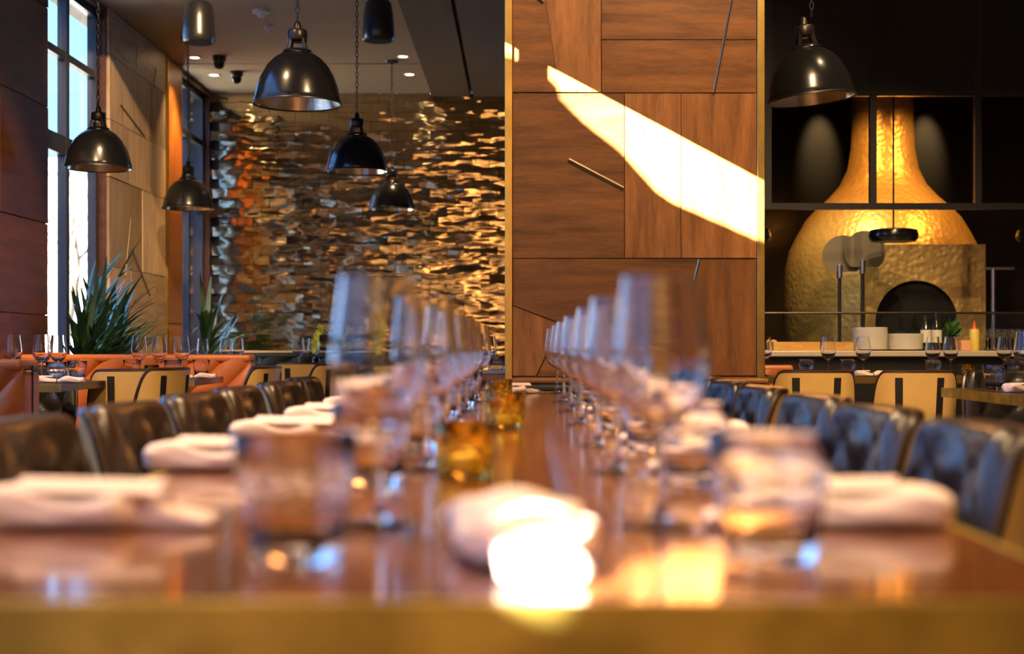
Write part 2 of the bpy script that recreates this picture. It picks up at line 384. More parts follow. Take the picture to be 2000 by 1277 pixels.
for r in range(nrow):
    z = ZC - (r + .5) * TH
    for c in range(28):
        x = -2.80 + (c + (.5 if r % 2 else 0)) * TW
        if x > 1.3: continue
        spots.append((r, x, z))
def vis(s):                        # bricks in plain view first: left of the column and above the tables
    p = VX + s[1] / YF * F; q = VY - (s[2] - CAMZ) / YF * F
    return (0 if (p < 990 and q < 690) else 1, q)
spots.sort(key=vis); rest = MB()
for k, (r, x, z) in enumerate(spots):
    dep = random.choice((0, 0, -.006, -.012)); rx, rz = random.gauss(0, .010), random.gauss(0, .012)
    if k < 300:
        o = bpy.data.objects.new('tile', random.choice(variants)); C.objects.link(o); o.parent = wf
        o.location = (x, YF + dep, z); o.rotation_euler = (rx, 0, rz)
    elif z > .3:
        mt = Matrix.Translation((x, YF + dep, z)) @ Euler((rx, 0, rz)).to_matrix().to_4x4(); me = random.choice(variants)
        rest.add([mt @ v.co for v in me.vertices], [p.vertices[:] for p in me.polygons])
tag(rest.build('tile_rest', 'mirror_tile', wf, 60), kind='stuff')

# the wooden column
YC = 5.60; CX0, CX1 = xat(986, YC), xat(1493, YC)
col = struct(MB().box(CX0 + .015, CX1 - .015, YC + .022, YC + 1.0, 0, ZN).build('column', 'veneer_v'), 'square column clad in patchwork walnut panels')
def colpan(poly, mat, d):
    P = [at(px, py, YC) for px, py in poly]; c = sum(P, Vector()) / len(P); s = 1 - .0035 / max(.1, (P[0] - c).length)
    P = [(p - c) * s for p in P]
    MB().prism([(p.x, .022, p.z) for p in P], (0, -.022 - d, 0)).build('panel', mat, col, loc=(c.x, YC, c.z))
T = -915; B = 1128                     # ceiling and floor in picture rows at this distance
L, R = 1001, 1478
colpan([(L, T), (1240, T), (1240, -260), (L, -260)], 'veneer_h', .001); colpan([(1240, T), (R, T), (R, -260), (1240, -260)], 'veneer_v', .003)
colpan([(L, -260), (1052, -260), (1065, 3), (1093, 181), (L, 181)], 'veneer_h', .002)
colpan([(1052, -260), (1174, -260), (1174, 181), (1093, 181), (1065, 3)], 'veneer_v', .004)
colpan([(1174, -260), (R, -260), (R, 78), (1174, 78)], 'veneer_h', .001); colpan([(1174, 78), (R, 78), (R, 181), (1174, 181)], 'veneer_h', .002)
colpan([(L, 181), (1220, 181), (1220, 505), (L, 505)], 'veneer_h', .001)
colpan([(1220, 181), (1330, 181), (1330, 505), (1220, 505)], 'veneer_v', .003); colpan([(1330, 181), (R, 181), (R, 505), (1330, 505)], 'veneer_v', .0015)
colpan([(L, 505), (1366, 505), (1352, 560), (1352, 690), (1165, 657), (L, 596)], 'veneer_h', .002)
colpan([(L, 596), (1095, 633), (1047, 735), (L, 735)], 'veneer_v', .003); colpan([(1095, 633), (1165, 657), (1352, 690), (1352, 735), (1047, 735)], 'veneer_h', .001)
colpan([(1366, 505), (R, 505), (R, 735), (1352, 735), (1352, 560)], 'veneer_v', .002)
colpan([(L, 735), (R, 735), (R, B), (L, B)], 'veneer_h', .001)
for a, b in (((1429, 0), (1394, 181)), ((1111, 311), (1218, 367)), ((1366, 506), (1350, 570)), ((1047, -8), (1062, 3))):
    p, q = at(*a, YC - .007), at(*b, YC - .007); MB().tube([p, q], .0055, 6).build('metal_inlay', 'brass_strip', col)
for x in (CX0, CX1 - .03):
    MB().bbox(x, x + .03, YC - .012, YC + .03, 0, ZN, .002, 1).build('brass_corner', 'brass', col)
for x in (CX0, CX1 - .015):
    MB().box(x, x + .015, YC + .03, YC + 1.0, 0, ZN).build('side_panel', 'veneer_v', col)

# street outside: added unseen house, roof line shaped to pass one band of sun
def sunmap(px, py, dy=0):
    p = at(px, py, YC - .01); dx = p.x + 9.0
    return Vector((-9.0, p.y - dx * SUN_DIR.y, p.z + .534 * dx))
low = [(985, 108), (1022, 116), (1052, 132), (1088, 168), (1092, 190), (1140, 238), (1210, 292), (1280, 370), (1312, 392), (1400, 430), (1520, 483)]
line = [sunmap(*p) for p in low]
roof = [Vector((-9, 9, 7.3)), Vector((-9, line[0].y + .02, 7.3))] + line + [Vector((-9, line[-1].y - .01, 7.3)), Vector((-9, -7.6, 7.3))]
ext = -SUN_DIR.normalized() * .6
house = empty('sun_cut_house', (-9, 0, 0)); tag(house, 'added unseen house with roof cut to shape the sun', 'building')
def hpart(poly, name='wall', mat='facade_white'): return MB().prism([(p[0] + 9, p[1], p[2]) for p in poly], ext).build(name, mat, house)
hpart(roof + [Vector((-9, -7.6, 0)), Vector((-9, 9, 0))])
g0, g1, h0, h1 = -8.13, -8.0, 5.56, 5.67          # opening cut in the added house to sun the front napkin
hpart([(-9, -7.6, 0), (-9, -7.6, 7.3), (-9, g1, 7.3), (-9, g1, 0)]); hpart([(-9, g0, 7.3), (-9, g0, 0), (-9, -15, 0), (-9, -15, 7.3)])
hpart([(-9, g1, 0), (-9, g1, h0), (-9, g0, h0), (-9, g0, 0)]); hpart([(-9, g1, h1), (-9, g1, 7.3), (-9, g0, 7.3), (-9, g0, h1)])
for yy in range(-13, 8, 2):
    for zz in (1.2, 3.6): MB().box(.0, .03, yy, yy + .9, zz, zz + 1.4).build('house_window', 'facade_grey', house)
h2 = empty('street_house', (-16, 44, 0)); tag(h2, 'bright pale house seen through the window', 'building')
MB().box(-8, 8.5, 0, 10, 0, 6.3).build('wall', 'facade_white', h2); MB().box(-8.3, 8.8, -.3, 10, 6.3, 6.7).build('roof', 'facade_grey', h2)
for i in range(6):
    for z in (1.0, 3.6): MB().box(-6.6 + i * 2.5, -5.5 + i * 2.5, -.05, .02, z, z + 1.6).build('house_window', 'facade_grey', h2)
struct(MB().box(-60, -3.21, -40, 90, -.16, -.05).build('street_ground', 'asphalt'), 'street outside the windows')
tr = empty('street_tree', (-7.9, 24.5, -.05)); tag(tr, 'bare street tree outside the window', 'tree')
tk = MB().tube([(0, 0, 0), (.05, 0, 1.2), (.25, 0, 2.3), (.15, 0, 3.2)], [.13, .11, .08, .06], 8)
tk.build('trunk', 'bark', tr, True)
br = MB()
for k in range(14):
    a = random.uniform(0, 6.28); z = random.uniform(1.6, 3.1); l = random.uniform(.6, 1.3)
    p = Vector((.18, 0, z)); q = p + Vector((math.cos(a) * l * .5, math.sin(a) * l * .5, l * .5)); r = q + Vector((math.cos(a + .5) * l * .4, math.sin(a + .5) * l * .4, l * .6))
    br.tube([p, q, r], [.035, .025, .01], 5)
br.build('branches', 'bark', tr, True)
# ------------------------------------------------------------------ the kitchen on the right
YS = 9.0
sc_ = struct(MB().box(.96, XR, YS, YS + .06, zat(183, YS), ZC - .03).build('wall_header', 'kitchen_black'), 'black panelled header over the open kitchen')
zb0, zb1 = zat(183, YS), zat(403, YS)
for px in (1500, 1705, 1910, 2115):
    x = xat(px, YS); MB().box(x - .021, x + .021, YS - .012, YS + .03, zb1, ZC - .04).build('upright_bar', 'black_metal', sc_)
MB().box(.96, XR, YS - .014, YS + .03, zb1 - .02, zb1 + .02).build('cross_bar', 'black_metal', sc_); MB().box(.96, XR, YS - .014, YS + .03, zb0 - .015, zb0 + .015).build('cross_bar', 'black_metal', sc_)
struct(MB().box(1.3, XR, 12.0, 12.2, 0, ZC).build('wall_kitchen', 'kitchen_tile'), 'dark tiled kitchen back wall')
struct(MB().box(1.3, 1.4, 9.34, 12.0, 0, ZC - .03).build('wall_kitchen_side', 'kitchen_black'))
for px in (1610, 1820):
    x = xat(px, 11.8); spot((x, 11.72, ZC - .09), (x, 12.0, 2.60), 45, (1, .70, .34), 34, 1.0, .03)
    tag(MB().lathe([(0, 0), (.04, 0), (.045, .05), (0, .05)], 20).build('kitchen_spotlight', 'black_metal', loc=(x, 11.72, ZC - .08)), 'small black spotlight above the kitchen wall, ' + ('beside the chimney towards the column' if px == 1610 else 'beside the chimney away from the column'), 'spotlight', 'kitchen wall spotlights')
# pass counter with stone top
pc = empty('pass_counter', (3.2, 8.9, 0)); tag(pc, 'long kitchen pass counter with pale stone top', 'counter')
MB().box(-2.3, 2.15, -.22, .38, 0, .85).build('body', 'kitchen_black', pc); MB().bbox(-2.3, 2.15, -.27, .40, .85, .885, .006).build('stone_top', 'counter_stone', pc)
gd = empty('sneeze_guard', (3.2, 9.2, .885)); tag(gd, 'low glass guard with slim brass rail on the kitchen pass', 'glass guard')
MB().box(-2.2, 2.1, -.004, .004, 0, .235).build('pane', 'guard_glass', gd); MB().tube([(-2.2, 0, .243), (2.1, 0, .243)], .007, 8).build('rail', 'bronze_cap', gd)
wk = empty('oven_bench', (3.0, 10.6, 0)); tag(wk, 'black work counter carrying the pizza oven', 'counter'); MB().bbox(-1.45, 2.0, -1.0, 1.2, 0, .86, .01).build('body', 'kitchen_black', wk); MB().bbox(-1.45, 2.0, -1.02, 1.2, .86, .885, .005).build('top', 'kitchen_tile', wk)
# pizza oven
ov = empty('pizza_oven', (2.71, 10.66, .885)); tag(ov, 'bottle shaped pizza oven of hammered copper with arched mouth', 'oven')
k = .00383
pr = [(.72, -.0), (.735, .12), (.735, .45), (.72, .62), (.69, .75), (.635, .86), (.565, .98)]
dome = [(0, 0)] + pr + [(.50, 1.05), (.40, 1.14), (.32, 1.23), (.262, 1.35), (.235, 1.50), (.225, 1.7), (.222, 2.05), (.222, 2.33), (0, 2.33)]
MB().lathe(dome, 64).build('dome', 'hammered_copper', ov, 40)
bx0, bx1 = xat(1690, 9.86) - 2.71, xat(1925, 9.86) - 2.71; yb = 9.86 - 10.66; bt = zat(477, 9.86) - .885
cxo = xat(1790, 9.86) - 2.71; rr = .285; zc0 = zat(628, 9.86) - .885
fb = MB(); N = 20
arc = [(cxo + rr * math.cos(PI * i / N), zc0 + rr * math.sin(PI * i / N)) for i in range(N + 1)]
arcl = [(cxo + rr, 0)] + arc + [(cxo - rr, 0)]
outer = [(bx1, 0)] + [(bx1, bt)] * 11 + [(bx0, bt)] * 11 + [(bx0, 0)]
outer = outer[:len(arcl)]; outer[-1] = (bx0, 0)
fb.grid(lambda u, v: ((1 - v) * outer[round(u * (len(arcl) - 1))][0] + v * arcl[round(u * (len(arcl) - 1))][0], yb, (1 - v) * outer[round(u * (len(arcl) - 1))][1] + v * arcl[round(u * (len(arcl) - 1))][1]), len(arcl) - 1, 1)
fb.grid(lambda u, v: (arcl[round(u * (len(arcl) - 1))][0], yb + v * .45, arcl[round(u * (len(arcl) - 1))][1]), len(arcl) - 1, 1)
fb.box(bx0, bx0 + .02, yb + .001, yb + .75, 0, bt).box(bx1 - .02, bx1, yb + .001, yb + .75, 0, bt).box(bx0, bx1, yb + .001, yb + .75, bt - .02, bt)
fb.build('front_box', 'hammered_copper', ov)
MB().box(cxo - rr - .02, cxo + rr + .02, yb + .035, yb + .05, 0, zc0 + rr + .02).build('mouth', 'mouth_shade', ov)  # near-black sheet standing in for the shade inside the oven
MB().box(cxo - rr - .05, cxo + rr + .05, yb - .10, yb, 0, .03).build('hearth_shelf', 'kitchen_tile', ov)
for lx in (1.9, 3.5): spot((lx, 9.35, 3.15), (2.71 + (lx - 2.71) * .3, 10.45, 1.95), 110, (1, .44, .09), 48, .7, .05, 'oven_spot')
spot((2.0, 9.3, 2.9), (2.25, 10.2, 1.25), 60, (.85, .80, .42), 50, .9, .06, 'oven_side_spot')
# pizza peels leaning on the oven
for i, (px, py, hx) in enumerate(((1647, 500, 1640), (1689, 491, 1685))):
    Y = 9.70 - i * .05; x, z = xat(px, Y), zat(py, Y); zf = .885
    p = empty('pizza_peel', (x, Y, zf)); tag(p, 'round metal pizza peel standing upright against the oven, ' + ('beside the dome wall' if i == 0 else 'beside the oven mouth'), 'pizza peel', 'pizza peels by the oven')
    r = .142; pts = [(r * math.cos(a), 0, z - zf + r * math.sin(a)) for a in [math.radians(t) for t in range(-48, 229, 12)]]
    MB().prism(pts, (0, .006, 0)).build('blade', 'peel_metal', p); hx = xat(hx, Y) - x
    MB().tube([(hx, .003, z - zf - .09), (hx, .003, .0)], .012, 10).build('handle', 'black_metal', p, True); MB().tube([(hx, .003, z - zf - .06), (hx, .003, z - zf - .15)], .02, 10).build('socket', 'steel', p, True)
# heat lamps over the pass
hl = empty('heat_lamp', (xat(1745, 9.3), 9.3, 0)); zl = zat(472, 9.3)
MB().lathe([(0, 0), (.14, 0), (.157, .02), (.16, .045), (.15, .075), (.11, .085), (0, .085)], 40, c=(0, 0, zl)).build('shade', 'lamp_black', hl, 40)
MB().lathe([(0, -.003), (.10, -.003), (.10, .002), (0, .002)], 32, c=(0, 0, zl)).build('diffuser', 'wall_cream', hl)
MB().tube([(0, 0, zl + .085), (0, 0, ZC - .03)], .006, 8).build('cord', 'black_strap', hl)
tag(hl, 'flat black heat lamp hanging in front of the oven chimney', 'heat lamp', 'heat lamps over the pass')
for px, lb in ((1458, 'flat black heat lamp hanging beside the wooden column'), (2033, 'flat black heat lamp hanging over glasses past the oven')):
    o = copy_tree(hl); o.location.x = xat(px, 9.3); o['label'] = lb
# chrome heat stand to the right of the oven
hs = empty('chrome_stand', (xat(1940, 9.6), 9.6, .885)); tag(hs, 'slim chrome stand with cross bar beside the oven', 'stand')
MB().tube([(0, 0, 0), (0, 0, zat(524, 9.6) - .885)], .014, 10).build('post', 'steel', hs, True); MB().tube([(-.06, 0, zat(524, 9.6) - .885), (.14, 0, zat(524, 9.6) - .885)], .012, 10).build('cross_bar', 'steel', hs, True); MB().lathe([(0, 0), (.06, 0), (.06, .012), (0, .012)], 20).build('foot', 'steel', hs)
# plates on the pass: every plate of the two stacks
ZP = .885
pm = MB().lathe([(0, 0), (.060, 0), (.065, .004), (.098, .011), (.107, .009), (.109, .012), (.1085, .0175), (.098, .0165), (.062, .007), (0, .006)], 40).mesh('plate', 50); pm.materials.append(M['white_plate'])
for X, n, st in ((xat(1699, 8.85), 14, 'taller'), (xat(1768, 8.85), 10, 'shorter')):
    for i in range(n):
        o = bpy.data.objects.new('plate', pm); C.objects.link(o); o.location = (X + random.uniform(-.002, .002), 8.85, ZP + i * .0098)
        nm = ['lowest', 'second', 'third', 'fourth', 'fifth', 'sixth', 'seventh', 'eighth', 'ninth', 'tenth', 'eleventh', 'twelfth', 'thirteenth', 'topmost'][i] if n == 14 else ['lowest', 'second', 'third', 'fourth', 'fifth', 'sixth', 'seventh', 'eighth', 'ninth', 'topmost'][i]
        tag(o, '%s white plate%s in the %s stack on the kitchen pass' % (nm, '' if nm in ('lowest', 'topmost') else ' from the bottom', st), 'plate', '%s stack of plates' % st)
# bottles, herb, sauce, trays on the pass
def bottle(x, y, lb, h=.27):
    e = empty('oil_bottle', (x, y, ZP)); tag(e, lb, 'bottle', 'dark bottles on the pass')
    MB().lathe([(0, 0), (.030, 0), (.033, .005), (.033, h * .6), (.028, h * .68), (.012, h * .78), (.011, h), (0, h)], 24).build('glass', 'bottle_dark', e, 40)
    MB().lathe([(.0335, .05), (.0335, .13)], 24).build('label', 'label_white', e, 40)
bottle(xat(1808, 8.9), 8.9, 'dark bottle with pale label beside the shorter plate stack', .22); bottle(xat(1829, 8.95), 8.95, 'dark bottle with pale label beside the green herb', .235)
he = empty('herb_bunch', (xat(1856, 8.95), 8.95, ZP)); tag(he, 'leafy green herb bunch on the kitchen pass', 'herbs')
MB().lathe([(0, 0), (.035, 0), (.045, .07), (.04, .07), (0, .06)], 20).build('pot', 'pot_dark', he, 40)
lf = MB().grid(lambda u, v: ((u - .5) * .05 * math.sin(PI * min(1, v * .97 + .03)), .02 * v * v, v * .085), 2, 4).mesh('leaf', True); lf.materials.append(M['leaf_green'])
for i in range(26):
    o = bpy.data.objects.new('leaf', lf); C.objects.link(o); o.parent = he; a = random.uniform(0, 6.28); o.location = (.02 * math.cos(a), .02 * math.sin(a), .05 + random.uniform(0, .10)); o.rotation_euler = (random.uniform(-.9, .9), random.uniform(-.9, .9), a)
sb = empty('sauce_bottle', (xat(1903, 8.85), 8.85, ZP)); tag(sb, 'yellow squeeze bottle with red tip on the kitchen pass', 'bottle')
MB().lathe([(0, 0), (.028, 0), (.030, .01), (.030, .12), (.024, .135), (0, .135)], 24).build('body', 'sauce_yellow', sb, 40); MB().lathe([(0, .135), (.020, .135), (.012, .15), (.004, .185), (0, .185)], 20).build('tip', 'cap_red', sb, 40)
tag(MB().bbox(-.03, .03, -.03, .03, 0, .065, .004).build('napkin_box', 'paper_tan', loc=(xat(1884, 8.8), 8.8, ZP)), 'small brown box in front of the yellow squeeze bottle', 'box')
for i, (a, b, lb) in enumerate(((1507, 1597, 'pale wooden tray with slot handle beside the column'), (1600, 1662, 'pale wooden tray with slot handle beside the tall plate stack'))):
    x0, x1 = xat(a, 8.8), xat(b, 8.8); w = x1 - x0; e = empty('wooden_tray', ((x0 + x1) / 2, 8.8, ZP)); tag(e, lb, 'tray', 'wooden trays on the pass')
    q = MB(); h = .055; s = w / 2
    q.box(-s, s, -.07, .16, 0, .008).box(-s, -s + .008, -.07, .16, .008, h).box(s - .008, s, -.07, .16, .008, h).box(-s, s, .152, .16, .008, h)
    q.box(-s + .008, s - .008, -.07, -.062, .008, .022).box(-s + .008, s - .008, -.07, -.062, .040, h).box(-s + .008, -.04, -.07, -.062, .022, .040).box(.04, s - .008, -.07, -.062, .022, .040)
    q.build('body', 'crate_wood', e)
pp = MB().prism([(-.02, 0, 0), (.02, 0, 0), (.028, 0, .055), (.01, 0, .062), (-.028, 0, .050)], (0, .02, 0)); tag(pp.build('paper_packet', 'paper_tan', loc=(xat(1508, 8.9), 8.89, ZP + .0085)), 'small folded tan packet standing in the wooden tray by the column', 'packet')

# ------------------------------------------------------------------ pendant lamps
def pendant(X, Y, zr, ceil, lb, tilt=0, grp='black dome pendant lamps'):
    e = empty('pendant_lamp', (X, Y, zr)); tag(e, lb, 'lamp', grp); e.rotation_euler = (0, tilt, 0)
    R = .19; out = [(R, 0), (R + .002, .004), (.186, .03), (.176, .075), (.160, .12), (.135, .165), (.105, .198), (.075, .218), (.050, .226)]
    sd = MB().lathe(out, 48).build('shade', 'lamp_black', e, 60)
    MB().lathe([(r - .004, z + .001) for r, z in out[1:]] + [(0, .222)], 48, ).build('reflector', 'silver_inner', sd, 60)
    MB().lathe([(R - .004, .003), (R + .004, .0), (R + .004, .006), (R, .010)], 48).build('rim', 'bronze_cap', sd, 60)
    MB().lathe([(.066, .224), (.062, .235), (.046, .240), (0, .240)], 32).build('collar', 'lamp_black', e, 60)
    for q in range(4):
        a = PI / 4 + q * PI / 2; MB().tube([(.05 * math.cos(a), .05 * math.sin(a), .236), (.036 * math.cos(a), .036 * math.sin(a), .285)], .008, 6).build('cage_bar', 'bronze_cap', e, True)
    MB().lathe([(0, .275), (.040, .275), (.043, .28), (.043, .318), (.038, .325), (.018, .330), (.014, .355), (.006, .365), (0, .365)], 32).build('cap', 'bronze_cap', e, 60)
    MB().lathe([(0, .075), (.018, .08), (.028, .10), (.024, .13), (.014, .16), (.014, .225), (0, .225)], 20).build('fill_bulb', 'fill_bulb_glow', e, True)  # unseen glowing bulb, added to turn the reflector gold
    ch = MB(); z = .362; i = 0; L = ceil - zr
    while z < L - .01:
        pts = []
        for t in range(10):
            a = 2 * PI * t / 10; u = .008 * math.cos(a); w = .019 * math.sin(a) + .019; pts.append((u, 0, z + w) if i % 2 else (0, u, z + w))
        ch.tube(pts, .0028, 5, closed=True); z += .031; i += 1
    c = ch.build('chain', 'black_metal', e, True); MB().lathe([(0, L - .02), (.05, L - .018), (.055, L), (0, L)], 24).build('ceiling_rose', 'black_metal', e, 60)
    if tilt: c.rotation_euler = (0, -tilt, 0); c.location = (math.sin(-tilt) * -.0, 0, 0)
    return e
ZR = 1.965
pendant(xat(581, 6.2), 6.2, ZR, ZN, 'largest black dome pendant over the aisle, its silver inside glowing gold')
pendant(xat(697, 8.75), 8.75, ZR + .02, ZN, 'black dome pendant hanging between two others in the aisle row')
pendant(xat(765, 11.7), 11.7, ZR + .07, ZC, 'black dome pendant hanging close to the mirrored brick wall')
pendant(xat(192, 8.2), 8.2, ZR - .03, ZN, 'black dome pendant hanging in front of the window')
pendant(xat(367, 10.8), 10.8, ZR - .01, ZC, 'black dome pendant hanging in front of the orange wood panel')
pendant(xat(1585, 6.2), 6.2, 1.985, ZN, 'tilted black dome pendant hanging in front of the open kitchen', -.10)
spot((-2.60, 11.72, ZC - .03), (-2.84, 11.72, 1.7), 70, (1, .52, .16), 60, .8, .03)  # extra orange spot without a fixture, added to brighten the orange panel
# speakers, smoke detectors, spotlights on the far ceiling
def speaker(px, py0, py1, Y, lb):
    z1, z0 = zat(py0, Y), zat(py1, Y); e = empty('pendant_speaker', (xat(px, Y), Y, z0)); tag(e, lb, 'speaker', 'black pendant speakers'); h = z1 - z0
    MB().lathe([(0, .004), (.085, .004), (.095, 0), (.103, .012), (.104, .05), (.098, h * .6), (.086, h - .02), (.07, h), (0, h)], 40).build('cabinet', 'black_metal', e, 50)
    MB().lathe([(0, .0), (.084, .0), (.084, .003), (0, .003)], 32).build('grille', 'black_strap', e)
    MB().tube([(0, 0, h), (0, 0, ZC - z0)], .012, 10).build('stem', 'black_metal', e, True)
speaker(388, 5, 84, 9.2, 'black pendant speaker near the window wall'); speaker(739, 2, 80, 9.2, 'black pendant speaker above the aisle lamps')
def downlight(px, py, lb, on=True):
    Y = (ZC - CAMZ) * F / (VY - py); x = xat(px, Y); e = empty('ceiling_spotlight', (x, Y, ZC)); tag(e, lb, 'spotlight', 'recessed ceiling spotlights')
    MB().lathe([(.036, 0), (.055, 0), (.055, -.006), (.036, -.004)], 28).build('ring', 'smoke_white' if on else 'black_metal', e, 40)
    MB().lathe([(0, -.003), (.036, -.003), (.036, .0), (0, .0)], 24).build('lens', 'lamp_glow', e)
    spot((x, Y, ZC - .02), (x, Y + .4, 0), 28, (1, .68, .34), 95, .7, .03)
for px, py, lb in ((380, 112, 'recessed spotlight by the window wall beyond the speaker'), (418, 146, 'recessed spotlight in the corner by window and mirrored bricks'), (787, 110, 'recessed spotlight in the aisle ceiling beyond the speaker'), (800, 145, 'recessed spotlight next to the mirrored bricks above the aisle')): downlight(px, py, lb)
for px, py, r, lb in ((510, 20, .062, 'larger white smoke detector on the tan ceiling'), (525, 50, .035, 'smaller white detector on the tan ceiling')):
    Y = (ZC - CAMZ) * F / (VY - py); e = empty('smoke_detector', (xat(px, Y), Y, ZC)); tag(e, lb, 'smoke detector'); MB().lathe([(0, 0), (r, 0), (r, -.018), (r * .6, -.03), (0, -.03)], 28).build('housing', 'smoke_white', e, 40); MB().lathe([(0, -.03), (r * .5, -.03), (r * .35, -.052), (0, -.056)], 24).build('sensor', 'smoke_white', e, 40)
for px, py, lb in ((428, 118, 'black dome camera by the lit spotlight near the window'), (462, 148, 'black dome camera close to the mirrored bricks')):
    Y = (ZC - CAMZ) * F / (VY - py + 8); e = empty('dome_camera', (xat(px, Y), Y, ZC)); tag(e, lb, 'camera', 'black ceiling cameras'); MB().lathe([(0, 0), (.055, 0), (.055, -.03), (.045, -.045), (0, -.045)], 24).build('base', 'black_metal', e, 40); MB().lathe([(.044, -.044), (.042, -.07), (.03, -.095), (0, -.105)], 24).build('dome', 'lamp_black', e, 40)

# ------------------------------------------------------------------ chairs
def sg(v, p): return math.copysign(abs(v) ** p, v)
TH0 = 1.52
def plan(th, t):
    u = th / TH0; s = .90 + .10 * t
    return Vector((0.204 * math.sin(u * PI / 2 * .93) / math.sin(PI / 2 * .93) * s, -.115 * (1 - abs(u) ** 2.4) - .035 * t, 0))
def ztop(th): a = max(0, (abs(th) - .85) / (TH0 - .85)); return .800 - .22 * a ** 2.6
ZB = .40
def surf(th, v, off):                       # a point of the curved back, off = towards the sitter
    e = .02; p = plan(th, v); n = (plan(th + e, v) - plan(th - e, v)); n = Vector((-n.y, n.x, 0)).normalized()
    z = ZB + (ztop(th) - ZB) * v; q = p + n * off
    return Vector((q.x, q.y, z))
def make_chair(leather, label):
    e = empty('dining_chair', (0, 0, 0)); tag(e, label, 'chair')
    sh = MB()                                # outer shell, closed sheet
    def shf(u, v):
        th = -TH0 + 2 * TH0 * u
        return surf(th, v * 2, 0) if v <= .5 else surf(th, 2 - v * 2, .014)
    sh.grid(shf, 40, 16); shl = sh.build('shell', 'shell_tan', e, 60)
    cu = MB(); NV = 30
    def cuf(u, v):
        th = -TH0 + 2 * TH0 * u; th2 = th * .985
        if v < .14:                          # the rolled top
            a = v / .14 * PI; p = surf(th2, 1, .034 - .020 * math.cos(a)); p.z += .018 * math.sin(a) - .004; return p
        w = 1 - (v - .14) / .86; arc = th / TH0 * .275; z = ZB + (ztop(th) - ZB) * w
        a, b = arc / .15 + z / .125, arc / .15 - z / .125
        f = math.sqrt(abs(math.sin(PI * a) * math.sin(PI * b))); edge = min(1, (1 - abs(u - .5) * 2) / .10, (1 - w) / .10 + .15)
        return surf(th2, w, .047 + .017 * f * max(0, edge) - .030 * max(0, 1 - (1 - abs(u - .5) * 2) / .05))
    cu.grid(cuf, 84, NV); cu.build('quilted_cushion', leather, e, 75)
    rim = [surf(-TH0 + 2 * TH0 * i / 48, 1, .008) for i in range(49)]
    rim = [surf(-TH0, .0 + .25 * i, .008) for i in range(4)] + rim + [surf(TH0, .75 - .25 * i, .008) for i in range(4)]
    MB().tube([r + Vector((0, 0, .003)) for r in rim], .0095, 7).build('piping', 'rim_dark', shl, True)
    for s in (-1, 1):
        st = MB(); c = .52 * s
        st.grid(lambda u, v: surf(c + (u - .5) * .20, .02 + v * .92, -.003), 3, 8); st.grid(lambda u, v: surf(c + (u - .5) * .20, .02 + v * .92, .002), 3, 8)
        st.build('strap', 'black_strap', shl, 60)
    se = MB().grid(lambda u, v: (math.cos(2 * PI * u) * .215 * [0, .9, 1, 1, .93, 0][round(v * 5)], .125 + math.sin(2 * PI * u) * .205 * [0, .9, 1, 1, .93, 0][round(v * 5)], [.385, .385, .40, .445, .462, .468][round(v * 5)]), 32, 5, True)
    se.build('seat', leather, e, 60)
    for sx_ in (-1, 1):
        for sy_ in (-1, 1): MB().tube([(.20 * sx_, .125 + .18 * sy_, 0), (.165 * sx_, .125 + .145 * sy_, .395)], [.011, .018], 10).build('leg', 'black_metal', e, True)
    return e
chair_b = make_chair('leather_brown', ''); chair_k = make_chair('leather_black', '')
used = set()
def chair(x, y, rz, lb, grp, src, sc=1.0):
    if src.name in used: o = copy_tree(src)
    else: o = src; used.add(src.name)
    o.location = (x, y, 0); o.rotation_euler.z = rz; o.scale = (1, 1, sc); tag(o, lb, 'chair', grp); return o
SY = [1.30 + .55 * i for i in range(7)]              # the seven place settings down the table
LY = [1.92, 2.43, 2.92, 3.42, 3.95, 4.50]; RY = [1.83, 2.32, 2.85, 3.48, 4.05, 4.60]
for i in range(6):
    chair(-.580 + random.uniform(-.01, .01), LY[i], -PI / 2 - .02 + random.uniform(-.04, .04), '%s quilted brown leather chair from the brass end, window side of the long table' % ORD[i], 'chairs on the window side of the long table', chair_b)
    chair(.487 + random.uniform(-.01, .012), RY[i], PI / 2 + .04 + random.uniform(-.04, .04), '%s quilted black leather chair from the brass end, kitchen side of the long table' % ORD[i], 'chairs on the kitchen side of the long table', chair_k)
chair(xat(1592, 6.7), 6.80, 0, 'tan backed chair with two black straps beside the column', 'tan backed chairs facing the kitchen', chair_k, .985)
chair(xat(1792, 6.7), 6.80, 0, 'tan backed chair with two black straps next to the dark quilted chair', 'tan backed chairs facing the kitchen', chair_k, .985)
chair(2.03, 5.86, PI, 'dark quilted chair behind the small greenish brass edged table', None, chair_k)
chair(-2.49, 7.29, PI + .08, 'dark quilted chair behind the small table by the orange bench end', None, chair_k)
chair(xat(250, 7.15), 7.15, .38, 'yellow backed chair with black straps facing the table before the orange banquette', None, chair_k, .985)
chair(xat(294, 6.72), 6.72, 1.22, 'tan backed chair turned sideways, overlapping the yellow backed one', None, chair_k)
chair(xat(484, 7.25), 7.25, 1.35, 'tan backed chair seen edge on beside the orange banquette', None, chair_k)
chair(xat(588, 9.05), 9.05, .25, 'tan backed chair with its back to the aisle, facing the green bench', None, chair_k)
chair(xat(622, 8.45), 8.45, 1.1, 'tan backed chair turned sideways, nearer the long table than the others', None, chair_k)

